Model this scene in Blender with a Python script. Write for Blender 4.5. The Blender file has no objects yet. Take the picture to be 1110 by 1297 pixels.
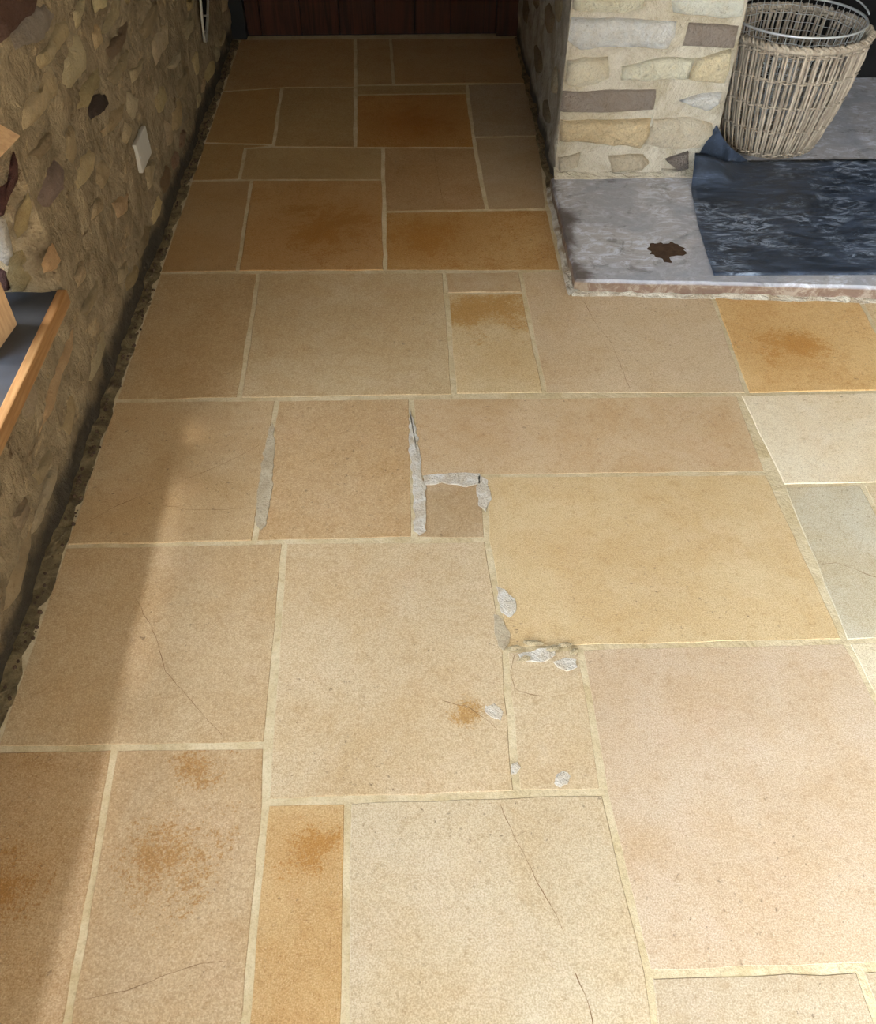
import bpy, bmesh, math, random
from mathutils import Vector, noise

random.seed(7)
scene = bpy.context.scene
COL = scene.collection

# ------------------------------------------------------------------ camera
IW, IH, FPX = 1110, 1297, 1111.0
CX, CY, HC = 555.0, 648.5, 1.45
VPX, VPY = 505.0, -490.0
PITCH = math.atan2(CY - VPY, FPX)
YAW = math.atan2(CX - VPX, math.hypot(FPX, CY - VPY))
UP = Vector((0, 0, 1))
FH = Vector((math.sin(YAW), math.cos(YAW), 0))
RT = Vector((math.cos(YAW), -math.sin(YAW), 0))
FW = FH * math.cos(PITCH) - UP * math.sin(PITCH)
CU = FH * math.sin(PITCH) + UP * math.cos(PITCH)
CAM = Vector((0, 0, HC))

cam_data = bpy.data.cameras.new('camera')
cam = bpy.data.objects.new('camera', cam_data)
COL.objects.link(cam)
cam_data.sensor_fit = 'HORIZONTAL'
cam_data.sensor_width = 36.0
cam_data.lens = 36.0 * FPX / IW
cam_data.clip_start = 0.02
cam.location = CAM
cam.rotation_euler = (math.pi / 2 - PITCH, 0, -YAW)
scene.camera = cam

# ------------------------------------------------------------------ light
SKY_STRENGTH = 0.6
WIN1_POWER = 125.0
ADDED_WIN_POWER = 3100.0
SUN_POWER = 3.2
EXPOSURE = 0.12

world = bpy.data.worlds.new('world')
scene.world = world
world.use_nodes = True
wb = world.node_tree.nodes['Background']
wb.inputs[0].default_value = (0.62, 0.75, 1.0, 1)
wb.inputs[1].default_value = SKY_STRENGTH

sun_d = bpy.data.lights.new('sun', 'SUN')
sun_d.energy = SUN_POWER
sun_d.angle = math.radians(6)
sun_d.color = (1.0, 0.97, 0.92)
sun = bpy.data.objects.new('sun', sun_d)
COL.objects.link(sun)
sun.location = (-3, 1, 4)
sun.rotation_euler = Vector((0.34, -0.03, -0.525)).to_track_quat('-Z', 'Y').to_euler()


def area(name, loc, target_dir, sx, sy, power, color):
    d = bpy.data.lights.new(name, 'AREA')
    d.shape = 'RECTANGLE'
    d.size, d.size_y, d.energy, d.color = sx, sy, power, color
    o = bpy.data.objects.new(name, d)
    COL.objects.link(o)
    o.location = loc
    o.rotation_euler = Vector(target_dir).to_track_quat('-Z', 'Z').to_euler()
    return o


# daylight through the low left window, plus an added unseen fill window
area('daylight_window_left', (-1.30, 0.95, 0.75), (1, 0, -0.12), 1.9, 0.85, WIN1_POWER, (0.81, 0.92, 1.0))
area('added_window_fill', (-1.30, -2.6, 1.62), (1, 0.0, -0.1), 2.1, 1.5, ADDED_WIN_POWER, (0.80, 0.915, 1.0))

scene.view_settings.view_transform = 'Standard'
scene.view_settings.look = 'None'
scene.view_settings.gamma = 1.0
scene.view_settings.use_curve_mapping = False
scene.view_settings.exposure = EXPOSURE


# ------------------------------------------------------------------ pixel helpers
def ray(x, y):
    return RT * ((x - CX) / FPX) - CU * ((y - CY) / FPX) + FW


def onz(x, y, z=0.0):
    d = ray(x, y)
    return CAM + d * ((z - HC) / d.z)


def onp(x, y, p0, n):
    d = ray(x, y)
    n = Vector(n)
    return CAM + d * ((Vector(p0) - CAM).dot(n) / d.dot(n))


# ------------------------------------------------------------------ key planes of the place
def xw(y):                       # face of the left wall
    return -0.808 - 0.0092 * y


LW_P0 = Vector((xw(0), 0, 0))
LW_N = Vector((1, 0.0092, 0)).normalized()
YP = 3.03                        # front of the chimney pier
XP0, XP1 = 0.513, 1.07           # its left and right arris
YB = 4.66                        # door wall
YR = -4.2                        # wall behind the camera
XR = 2.7                         # far right wall
ZC = 2.6                         # ceiling
WY0, WY1, WZ0, WZ1 = 0.08, 1.846, 0.335, 1.06     # opening of window 1
VY0, VY1, VZ0, VZ1 = -3.6, -1.6, 0.9, 2.35      # opening of the added fill window, unseen behind the camera
WXG = -1.20                      # its glass line
HZ = 0.045                       # hearth top


# ------------------------------------------------------------------ materials
def lin(c):
    return tuple(((v / 255.0) / 12.92 if v / 255.0 <= 0.04045 else ((v / 255.0 + 0.055) / 1.055) ** 2.4) for v in c) + (1.0,)


class NT:
    def __init__(self, name):
        self.m = bpy.data.materials.new(name)
        self.m.use_nodes = True
        self.t = self.m.node_tree
        self.bsdf = self.t.nodes['Principled BSDF']
        self.out = self.t.nodes['Material Output']

    def n(self, typ, **kw):
        nd = self.t.nodes.new(typ)
        for k, v in kw.items():
            setattr(nd, k, v)
        return nd

    def link(self, a, b):
        self.t.links.new(a, b)

    def put(self, sock, v):
        if hasattr(v, 'is_output'):
            self.link(v, sock)
        else:
            sock.default_value = v

    def math(self, op, a, b=0.0, c=0.0, clamp=False):
        nd = self.n('ShaderNodeMath', operation=op, use_clamp=clamp)
        for i, v in enumerate((a, b, c)):
            self.put(nd.inputs[i], v)
        return nd.outputs[0]

    def pos(self, rand=True, obj=False):
        if obj:
            v = self.n('ShaderNodeTexCoord').outputs['Object']
        else:
            v = self.n('ShaderNodeNewGeometry').outputs['Position']
        if not rand:
            return v
        oi = self.n('ShaderNodeObjectInfo')
        s = self.n('ShaderNodeVectorMath', operation='SCALE')
        s.inputs[0].default_value = (37.0, 53.0, 71.0)
        self.link(oi.outputs['Random'], s.inputs['Scale'])
        a = self.n('ShaderNodeVectorMath', operation='ADD')
        self.link(v, a.inputs[0])
        self.link(s.outputs[0], a.inputs[1])
        return a.outputs[0]

    def scalev(self, v, s):
        m = self.n('ShaderNodeVectorMath', operation='MULTIPLY')
        self.link(v, m.inputs[0])
        m.inputs[1].default_value = s
        return m.outputs[0]

    def noise(self, v, scale, detail=3.0, rough=0.55, dist=0.0):
        nd = self.n('ShaderNodeTexNoise')
        self.link(v, nd.inputs['Vector'])
        nd.inputs['Scale'].default_value = scale
        nd.inputs['Detail'].default_value = detail
        nd.inputs['Roughness'].default_value = rough
        nd.inputs['Distortion'].default_value = dist
        return nd.outputs[0]

    def ramp(self, f, lo, hi, a=0.0, b=1.0):
        nd = self.n('ShaderNodeMapRange', interpolation_type='SMOOTHSTEP')
        self.put(nd.inputs['Value'], f)
        nd.inputs['From Min'].default_value = lo
        nd.inputs['From Max'].default_value = hi
        nd.inputs['To Min'].default_value = a
        nd.inputs['To Max'].default_value = b
        return nd.outputs[0]

    def mix(self, f, a, b, mode='MIX'):
        nd = self.n('ShaderNodeMix', data_type='RGBA', blend_type=mode)
        self.put(nd.inputs[0], f)
        self.put(nd.inputs[6], a)
        self.put(nd.inputs[7], b)
        return nd.outputs[2]

    def bump(self, h, strength=0.3, dist=0.01, prev=None):
        nd = self.n('ShaderNodeBump')
        nd.inputs['Strength'].default_value = strength
        nd.inputs['Distance'].default_value = dist
        self.link(h, nd.inputs['Height'])
        if prev is not None:
            self.link(prev, nd.inputs['Normal'])
        return nd.outputs[0]

    def done(self, color, rough=0.7, normal=None, spec=0.3, metal=0.0):
        self.put(self.bsdf.inputs['Base Color'], color)
        self.put(self.bsdf.inputs['Roughness'], rough)
        self.put(self.bsdf.inputs['Specular IOR Level'], spec)
        self.put(self.bsdf.inputs['Metallic'], metal)
        if normal is not None:
            self.link(normal, self.bsdf.inputs['Normal'])
        return self.m


def mat_flag():
    k = NT('flagstone')
    p = k.pos()
    w = k.pos(rand=False)
    oi = k.n('ShaderNodeObjectInfo')
    base = oi.outputs['Color']
    blot = k.ramp(k.noise(p, 4.5, 7, 0.68, 0.4), 0.3, 0.72)
    c = k.mix(k.math('MULTIPLY', blot, 0.8), base, k.mix(1.0, base, (0.87, 0.77, 0.63, 1), 'MULTIPLY'))
    cool = k.ramp(k.noise(p, 7.0, 5, 0.65, 0.2), 0.48, 0.75)
    c = k.mix(k.math('MULTIPLY', cool, 0.7), c, k.mix(1.0, c, (1.05, 1.05, 1.12, 1), 'MULTIPLY'))
    mot = k.noise(p, 38.0, 5, 0.75, 0.3)
    c = k.mix(k.ramp(mot, 0.5, 0.72, 0.0, 0.45), c, k.mix(1.0, c, (0.72, 0.62, 0.50, 1), 'MULTIPLY'))
    g1 = k.noise(p, 380.0, 2, 0.6)
    g2 = k.noise(p, 150.0, 4, 0.7)
    # ochre iron staining: a noise-broken amount per stone plus two local patches
    sa = k.n('ShaderNodeAttribute', attribute_type='OBJECT', attribute_name='iron')
    sn = k.noise(p, 8.0, 9, 0.78, 0.5)
    sg = k.math('ADD', k.math('MULTIPLY', sn, 0.6), k.math('MULTIPLY', g2, 0.4))
    s_all = k.math('MULTIPLY', k.ramp(sg, 0.44, 0.62), sa.outputs['Fac'])
    tot = s_all
    for nm in ('patch_a', 'patch_b'):
        at = k.n('ShaderNodeAttribute', attribute_type='OBJECT', attribute_name=nm)
        sep = k.n('ShaderNodeSeparateXYZ')
        k.link(at.outputs['Vector'], sep.inputs[0])
        ps = k.n('ShaderNodeSeparateXYZ')
        k.link(w, ps.inputs[0])
        dx = k.math('SUBTRACT', ps.outputs[0], sep.outputs[0])
        dy = k.math('SUBTRACT', ps.outputs[1], sep.outputs[1])
        d = k.math('SQRT', k.math('ADD', k.math('MULTIPLY', dx, dx), k.math('MULTIPLY', dy, dy)))
        q = k.math('DIVIDE', d, k.math('MAXIMUM', sep.outputs[2], 0.001))
        q = k.math('ADD', q, k.math('MULTIPLY', k.math('SUBTRACT', sg, 0.49), 7.0))
        tot = k.math('MAXIMUM', tot, k.ramp(q, 0.25, 0.95, 0.9, 0.0))
    c = k.mix(tot, c, k.mix(1.0, base, (0.70, 0.49, 0.23, 1), 'MULTIPLY'))
    c = k.mix(k.ramp(g1, 0.40, 0.66, 0.0, 0.6), c, k.mix(1.0, c, (0.60, 0.53, 0.45, 1), 'MULTIPLY'))
    c = k.mix(k.ramp(g2, 0.54, 0.72, 0.0, 0.45), c, k.mix(1.0, c, (0.58, 0.5, 0.40, 1), 'MULTIPLY'))
    c = k.mix(k.ramp(g1, 0.30, 0.42, 0.18, 0.0), c, lin((240, 228, 205)))
    rg = k.ramp(k.noise(p, 3.0, 4, 0.6), 0.42, 0.6)
    pits = k.math('MULTIPLY', k.ramp(k.noise(p, 85.0, 4, 0.72), 0.62, 0.68), rg)
    c = k.mix(k.math('MULTIPLY', pits, 0.65), c, (0.12, 0.075, 0.045, 1))
    h = k.math('ADD', k.math('MULTIPLY', g2, 0.6), k.math('MULTIPLY', g1, 0.4))
    h = k.math('SUBTRACT', h, pits)
    b1 = k.bump(h, 0.22, 0.003)
    b2 = k.bump(k.noise(p, 11.0, 3, 0.5), 0.18, 0.012, b1)
    return k.done(c, k.ramp(g2, 0.3, 0.7, 0.42, 0.62), b2, 0.32)


def mat_stone():
    k = NT('walling_stone')
    p = k.pos()
    oi = k.n('ShaderNodeObjectInfo')
    base = oi.outputs['Color']
    n1 = k.noise(p, 14, 7, 0.72, 0.5)
    n2 = k.noise(p, 60, 6, 0.75, 0.3)
    n3 = k.noise(p, 180, 4, 0.7)
    c = k.mix(k.ramp(n1, 0.35, 0.7, 0.0, 0.6), base, k.mix(1.0, base, (0.86, 0.78, 0.66, 1), 'MULTIPLY'))
    c = k.mix(k.ramp(n2, 0.36, 0.5, 0.45, 0.0), c, k.mix(1.0, c, (1.22, 1.20, 1.16, 1), 'MULTIPLY'))
    c = k.mix(k.ramp(n2, 0.56, 0.67, 0.0, 0.42), c, k.mix(1.0, c, (0.48, 0.42, 0.36, 1), 'MULTIPLY'))
    c = k.mix(k.ramp(n3, 0.56, 0.68, 0.0, 0.3), c, k.mix(1.0, c, (0.5, 0.45, 0.4, 1), 'MULTIPLY'))
    h = k.math('SUBTRACT', k.math('MULTIPLY', n1, 1.0), k.math('MULTIPLY', n2, 0.5))
    b = k.bump(h, 1.0, 0.035)
    b = k.bump(n3, 0.5, 0.005, b)
    return k.done(c, 0.9, b, 0.15)


def mat_mortar(name, c0, c1, scale=9.0, bump=0.6, damp=None, fleck=0.0):
    k = NT(name)
    p = k.pos(rand=False)
    n1 = k.noise(p, scale, 6, 0.65, 0.6)
    n2 = k.noise(p, scale * 7, 4, 0.65)
    n3 = k.noise(p, 300, 3, 0.6)
    c = k.mix(k.ramp(n1, 0.32, 0.68), lin(c0), lin(c1))
    c = k.mix(k.ramp(n2, 0.5, 0.75, 0.0, 0.4), c, k.mix(1.0, c, (0.55, 0.5, 0.44, 1), 'MULTIPLY'))
    c = k.mix(k.ramp(n3, 0.45, 0.7, 0.0, 0.4), c, k.mix(1.0, c, (0.6, 0.55, 0.5, 1), 'MULTIPLY'))
    if fleck:
        f1 = k.noise(k.scalev(p, (1, 0.55, 1)), 11, 8, 0.75, 0.8)
        c = k.mix(k.ramp(f1, 0.56, 0.66, 0.0, fleck), c, k.mix(1.0, c, (1.45, 1.4, 1.3, 1), 'MULTIPLY'))
        f2 = k.noise(k.scalev(p, (1, 0.5, 1)), 19, 8, 0.78, 1.0)
        c = k.mix(k.ramp(f2, 0.58, 0.66, 0.0, fleck), c, k.mix(1.0, c, (0.42, 0.36, 0.32, 1), 'MULTIPLY'))
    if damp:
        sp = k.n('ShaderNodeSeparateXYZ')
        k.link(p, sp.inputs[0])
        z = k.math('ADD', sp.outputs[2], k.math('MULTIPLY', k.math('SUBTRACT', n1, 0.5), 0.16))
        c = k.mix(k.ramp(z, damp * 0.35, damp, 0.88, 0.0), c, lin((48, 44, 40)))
    h = k.math('ADD', k.math('MULTIPLY', n1, 1.2), k.math('ADD', k.math('MULTIPLY', n2, 0.5), k.math('MULTIPLY', n3, 0.1)))
    return k.done(c, 0.92, k.bump(h, bump, 0.03), 0.12)


def mat_wood(name, c0, c1, axis=2, rough=0.55, s=6.0):
    k = NT(name)
    p = k.pos()
    sc = [s * 6] * 3
    sc[axis] = s * 0.35
    v = k.scalev(p, sc)
    n1 = k.noise(v, 1.0, 5, 0.6, 1.2)
    n2 = k.noise(v, 5.0, 3, 0.6)
    c = k.mix(k.ramp(n1, 0.35, 0.65), lin(c0), lin(c1))
    c = k.mix(k.ramp(n2, 0.5, 0.75, 0.0, 0.3), c, k.mix(1.0, c, (0.6, 0.55, 0.5, 1), 'MULTIPLY'))
    return k.done(c, rough, k.bump(n2, 0.15, 0.003), 0.3)


def mat_plain(name, c, rough=0.6, spec=0.3, metal=0.0, var=0.12, scale=30.0, bump=0.05):
    k = NT(name)
    p = k.pos()
    n = k.noise(p, scale, 4, 0.6)
    col = k.mix(k.ramp(n, 0.3, 0.7, 0.0, 1.0), lin(c), k.mix(1.0, lin(c), (1 - var, 1 - var, 1 - var, 1), 'MULTIPLY'))
    return k.done(col, rough, k.bump(n, bump, 0.004), spec, metal)


def mat_hearth():
    k = NT('hearth_stone')
    p = k.pos(rand=False)
    n1 = k.noise(p, 5, 6, 0.65, 0.8)
    n2 = k.noise(k.scalev(p, (1.0, 1.8, 1.0)), 13, 8, 0.78, 1.5)
    n3 = k.noise(p, 150, 3, 0.6)
    c = k.mix(k.ramp(n1, 0.3, 0.7), lin((160, 163, 176)), lin((184, 181, 186)))
    c = k.mix(k.math('MULTIPLY', k.ramp(n2, 0.46, 0.60, 0.0, 0.95), k.ramp(n1, 0.4, 0.6, 0.2, 1.0)), c, lin((216, 220, 234)))
    c = k.mix(k.ramp(k.noise(p, 13, 5, 0.7, 0.5), 0.55, 0.7, 0.0, 0.55), c, lin((92, 84, 80)))
    # worn brown outer edges
    sp = k.n('ShaderNodeSeparateXYZ')
    k.link(p, sp.inputs[0])
    ex = k.math('ADD', sp.outputs[0], k.math('MULTIPLY', k.math('SUBTRACT', n1, 0.5), 0.22))
    c = k.mix(k.ramp(ex, 0.50, 0.56, 0.85, 0.0), c, lin((84, 70, 60)))
    ez = k.ramp(sp.outputs[2], HZ - 0.012, HZ - 0.004, 0.9, 0.0)
    c = k.mix(ez, c, k.mix(k.ramp(n2, 0.45, 0.6), lin((112, 84, 62)), lin((150, 132, 112))))
    c = k.mix(k.ramp(n3, 0.5, 0.7, 0.0, 0.3), c, k.mix(1.0, c, (0.7, 0.68, 0.66, 1), 'MULTIPLY'))
    h = k.math('ADD', n2, k.math('MULTIPLY', n3, 0.3))
    return k.done(c, 0.6, k.bump(h, 0.3, 0.008), 0.3)


def mat_mat():
    k = NT('scuffed_rubber')
    p = k.pos(rand=False)
    v = k.scalev(p, (1.0, 2.6, 1.0))
    n1 = k.noise(v, 6, 6, 0.68, 1.5)
    n2 = k.noise(v, 9, 9, 0.8, 1.8)
    n4 = k.noise(k.scalev(p, (0.7, 7.0, 1.0)), 16, 6, 0.75, 0.6)
    msk = k.ramp(k.noise(p, 4.0, 5, 0.65, 0.8), 0.44, 0.62)
    sc = k.math('MULTIPLY', k.ramp(n2, 0.47, 0.60), msk)
    sl = k.math('MULTIPLY', k.ramp(n4, 0.57, 0.66), k.ramp(n1, 0.42, 0.6))
    c = k.mix(k.ramp(n1, 0.35, 0.7), lin((38, 46, 60)), lin((68, 80, 102)))
    c = k.mix(k.math('MULTIPLY', sc, 0.85), c, lin((160, 174, 198)))
    c = k.mix(k.math('MULTIPLY', sl, 0.5), c, lin((132, 146, 170)))
    return k.done(c, k.ramp(n1, 0.3, 0.7, 0.38, 0.6), k.bump(n1, 0.25, 0.01), 0.4)


def mat_glass():
    k = NT('window_glass')
    tr = k.n('ShaderNodeBsdfTransparent')
    gl = k.n('ShaderNodeBsdfGlossy')
    gl.inputs['Roughness'].default_value = 0.03
    mx = k.n('ShaderNodeMixShader')
    mx.inputs[0].default_value = 0.05
    k.link(tr.outputs[0], mx.inputs[1])
    k.link(gl.outputs[0], mx.inputs[2])
    k.link(mx.outputs[0], k.out.inputs['Surface'])
    return k.m


def mat_wicker():
    k = NT('willow')
    p = k.pos()
    oi = k.n('ShaderNodeObjectInfo')
    n1 = k.noise(k.scalev(p, (1, 1, 0.2)), 60, 4, 0.6)
    c = k.mix(oi.outputs['Random'], lin((156, 143, 127)), lin((196, 182, 164)))
    c = k.mix(k.ramp(n1, 0.4, 0.7, 0.0, 0.5), c, lin((92, 76, 62)))
    return k.done(c, 0.55, k.bump(n1, 0.2, 0.003), 0.35)


def mat_card():
    k = NT('cardboard')
    p = k.pos(rand=False)
    n = k.noise(k.scalev(p, (1, 1, 0.2)), 120, 4, 0.6)
    c = k.mix(k.ramp(n, 0.35, 0.7), lin((205, 168, 128)), lin((188, 150, 112)))
    return k.done(c, 0.8, k.bump(n, 0.06, 0.002), 0.15)


M = {
    'flag': mat_flag(),
    'bed': mat_mortar('joint_mortar', (210, 196, 168), (190, 172, 138), 12, 0.2),
    'stone': mat_stone(),
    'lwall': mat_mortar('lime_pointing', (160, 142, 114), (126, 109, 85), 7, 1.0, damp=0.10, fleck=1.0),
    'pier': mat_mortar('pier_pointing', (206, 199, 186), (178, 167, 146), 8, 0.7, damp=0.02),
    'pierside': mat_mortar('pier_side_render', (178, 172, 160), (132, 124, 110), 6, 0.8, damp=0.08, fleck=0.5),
    'fillet': mat_mortar('edge_mortar', (150, 132, 100), (92, 80, 62), 22, 0.8),
    'white_fillet': mat_mortar('white_edge_mortar', (226, 220, 208), (170, 152, 128), 18, 0.8),
    'patch': mat_mortar('grey_repair_mortar', (190, 178, 158), (172, 158, 136), 14, 0.35),
    'whitepatch': mat_mortar('white_repair_mortar', (220, 216, 212), (196, 184, 168), 30, 0.5),
    'plaster': mat_plain('plaster', (156, 148, 136), 0.9, 0.1),
    'ceiling': mat_plain('ceiling_paint', (140, 133, 122), 0.9, 0.1),
    'soot': mat_plain('sooty_stone', (34, 33, 34), 0.9, 0.1, var=0.4, scale=12, bump=0.5),
    'hearth': mat_hearth(),
    'spall': mat_plain('brown_spall', (84, 66, 54), 0.9, 0.1, var=0.3, scale=60, bump=0.6),
    'mat': mat_mat(),
    'door': mat_wood('dark_stained_wood', (62, 31, 18), (38, 19, 11), 2, 0.8),
    'frame_dark': mat_plain('gap_black', (16, 16, 18), 0.5),
    'oak': mat_wood('sill_timber', (162, 122, 80), (138, 98, 58), 1, 0.55, 9.0),
    'slate': mat_plain('slate', (58, 62, 70), 0.45, 0.4, var=0.3, scale=10),
    'white_wood': mat_plain('white_gloss', (228, 226, 220), 0.4),
    'glass': mat_glass(),
    'wicker': mat_wicker(),
    'steel': mat_plain('galvanised_wire', (206, 208, 210), 0.4, 0.5, 0.35),
    'card': mat_card(),
    'plate': mat_plain('white_plastic', (184, 179, 170), 0.35, 0.4, var=0.05),
    'dark': mat_plain('slot_shade_black', (14, 12, 10), 0.9, 0.05),
    'crack': mat_plain('crack_dirt', (128, 100, 74), 0.95, 0.05),
    'tape': mat_plain('pale_metal', (176, 170, 158), 0.4, 0.4, 0.4),
}


# ------------------------------------------------------------------ mesh helpers
def link(name, me, mat, parent=None, smooth=False):
    if mat is not None:
        me.materials.append(M[mat] if isinstance(mat, str) else mat)
    if smooth:
        for pl in me.polygons:
            pl.use_smooth = True
    o = bpy.data.objects.new(name, me)
    COL.objects.link(o)
    if parent is not None:
        o.parent = parent
    return o


def mesh(name, verts, faces, mat, parent=None, smooth=False):
    me = bpy.data.meshes.new(name)
    me.from_pydata([tuple(v) for v in verts], [], faces)
    bm = bmesh.new()
    bm.from_mesh(me)
    bmesh.ops.recalc_face_normals(bm, faces=bm.faces)
    bm.to_mesh(me)
    bm.free()
    me.update()
    return link(name, me, mat, parent, smooth)


def box(name, lo, hi, mat, parent=None, bevel=0.0):
    bm = bmesh.new()
    bmesh.ops.create_cube(bm, size=1.0)
    for v in bm.verts:
        v.co = Vector([(lo[i] + hi[i]) / 2 + v.co[i] * (hi[i] - lo[i]) for i in range(3)])
    if bevel:
        bmesh.ops.bevel(bm, geom=list(bm.edges), offset=bevel, segments=2, affect='EDGES', profile=0.6)
    bmesh.ops.recalc_face_normals(bm, faces=bm.faces)
    me = bpy.data.meshes.new(name)
    bm.to_mesh(me)
    bm.free()
    return link(name, me, mat, parent)


def empty(name, loc):
    o = bpy.data.objects.new(name, None)
    COL.objects.link(o)
    o.location = loc
    o.empty_display_size = 0.1
    return o


def parent_keep(child, par):
    child.parent = par
    child.matrix_parent_inverse = par.matrix_basis.inverted()


def tag(o, label, cat, group=None):
    o['label'] = label
    o['category'] = cat
    if group:
        o['group'] = group
    return o


def structure(o, label=None, cat=None):
    o['kind'] = 'structure'
    if label:
        o['label'] = label
    if cat:
        o['category'] = cat
    return o


def tube(bm, pts, radii, seg=6, closed=False):
    pts = [Vector(p) for p in pts]
    n = len(pts)
    if not isinstance(radii, (list, tuple)):
        radii = [radii] * n
    rings = []
    prev = None
    for i, p in enumerate(pts):
        if closed:
            t = pts[(i + 1) % n] - pts[i - 1]
        else:
            t = pts[min(i + 1, n - 1)] - pts[max(i - 1, 0)]
        t.normalize()
        if prev is None:
            a = Vector((0, 0, 1)) if abs(t.z) < 0.9 else Vector((1, 0, 0))
            u = t.cross(a).normalized()
        else:
            u = (prev - t * prev.dot(t)).normalized()
        prev = u
        w = t.cross(u)
        rings.append([bm.verts.new(p + (u * math.cos(2 * math.pi * s / seg) + w * math.sin(2 * math.pi * s / seg)) * radii[i]) for s in range(seg)])
    m = n if closed else n - 1
    for i in range(m):
        a, b = rings[i], rings[(i + 1) % n]
        for s in range(seg):
            bm.faces.new((a[s], a[(s + 1) % seg], b[(s + 1) % seg], b[s]))
    if not closed:
        bm.faces.new(rings[0][::-1])
        bm.faces.new(rings[-1])


def bm_obj(name, bm, mat, parent=None, smooth=True):
    bmesh.ops.recalc_face_normals(bm, faces=bm.faces)
    me = bpy.data.meshes.new(name)
    bm.to_mesh(me)
    bm.free()
    return link(name, me, mat, parent, smooth)


def nz(v, s=1.0, seed=0.0):
    return noise.noise(Vector((v[0] * s + seed, v[1] * s + seed * 1.7, v[2] * s - seed)))


def grid_wall(name, f, u0, u1, v0, v1, du, dv, mat, holes=(), parent=None):
    """bumpy surface f(u,v) -> point, cells inside holes (u0,u1,v0,v1) left open"""
    def cuts(a, b, d, extra):
        n = max(1, int(round((b - a) / d)))
        c = [a + (b - a) * i / n for i in range(n + 1)]
        for e in extra:
            if a < e < b:
                j = min(range(len(c)), key=lambda i: abs(c[i] - e))
                if 0 < j < len(c) - 1:
                    c[j] = e
        return c
    us = cuts(u0, u1, du, [e for hh in holes for e in hh[:2]])
    vs = cuts(v0, v1, dv, [e for hh in holes for e in hh[2:]])
    verts = [f(u, v) for u in us for v in vs]
    nv = len(vs)
    faces = []
    for i in range(len(us) - 1):
        for j in range(nv - 1):
            if holes:
                cu, cv = (us[i] + us[i + 1]) / 2, (vs[j] + vs[j + 1]) / 2
                if any(hh[0] < cu < hh[1] and hh[2] < cv < hh[3] for hh in holes):
                    continue
            faces.append((i * nv + j, (i + 1) * nv + j, (i + 1) * nv + j + 1, i * nv + j + 1))
    return mesh(name, verts, faces, mat, parent, True)


def densify(poly, step, wob=0.0, seed=0.0, freq=14.0):
    out = []
    n = len(poly)
    for i in range(n):
        a, b = Vector(poly[i]), Vector(poly[(i + 1) % n])
        d = b - a
        k = max(1, int(d.length / step))
        pn = Vector((d.y, -d.x)).normalized() if d.length > 1e-6 else Vector((0, 0))
        for j in range(k):
            q = a + d * (j / k)
            if wob:
                q = q + pn * wob * noise.noise(Vector((q.x * freq + seed, q.y * freq, seed)))
            out.append(q)
    return out


def inset(poly, d):
    """inset a (roughly convex) CCW polygon of 2D vectors by d"""
    n = len(poly)
    out = []
    for i in range(n):
        p0, p1, p2 = poly[i - 1], poly[i], poly[(i + 1) % n]
        e1 = (p1 - p0).normalized()
        e2 = (p2 - p1).normalized()
        n1 = Vector((-e1.y, e1.x))
        n2 = Vector((-e2.y, e2.x))
        b = n1 + n2
        if b.length < 1e-5:
            out.append(p1 + n1 * d)
            continue
        b.normalize()
        c = max(0.35, b.dot(n1))
        out.append(p1 + b * (d / c))
    return out


def ccw(poly):
    a = sum(poly[i - 1].x * poly[i].y - poly[i].x * poly[i - 1].y for i in range(len(poly)))
    return poly if a > 0 else poly[::-1]


def stone_on(name, pts3, normal, thick, color, parent, seed, rough=0.35, soft=False):
    """a lump of walling stone: outline pts3 on a wall plane, domed along normal"""
    nrm = Vector(normal).normalized()
    c = sum(pts3, Vector()) / len(pts3)
    n = len(pts3)
    verts = []
    for sc, hgt in (((1.12, -0.004), (0.95, 0.4), (0.74, 0.85), (0.4, 1.0)) if soft else ((1.03, -0.006), (0.97, 0.55), (0.86, 0.95), (0.45, 1.0))):
        for i, p in enumerate(pts3):
            q = c + (p - c) * sc
            if sc > 0.9:
                q += (p - c).normalized() * (0.014 if soft else 0.005) * noise.noise(q * 30)
            h = hgt if hgt < 0 else thick * (hgt + rough * noise.noise(Vector((q.x * 22 + seed, q.y * 22, q.z * 22))))
            verts.append(q + nrm * h)
    verts.append(c + nrm * thick * (1 + rough * noise.noise(Vector((seed, c.y * 9, c.z * 9)))))
    faces = []
    for r in range(3):
        for i in range(n):
            j = (i + 1) % n
            faces.append((r * n + i, r * n + j, (r + 1) * n + j, (r + 1) * n + i))
    for i in range(n):
        faces.append((3 * n + i, 3 * n + (i + 1) % n, 4 * n))
    o = mesh(name, verts, faces, 'stone', parent, True)
    o.color = lin(color)
    return o


def resample(pts3, step):
    out = []
    n = len(pts3)
    for i in range(n):
        a, b = pts3[i], pts3[(i + 1) % n]
        k = max(1, int((b - a).length / step + 0.5))
        for j in range(k):
            out.append(a.lerp(b, j / k))
    return out


def jitter(c, a):
    d = random.uniform(-a, a)
    return tuple(max(10, min(250, v + d + random.uniform(-a * 0.35, a * 0.35))) for v in c)


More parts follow.
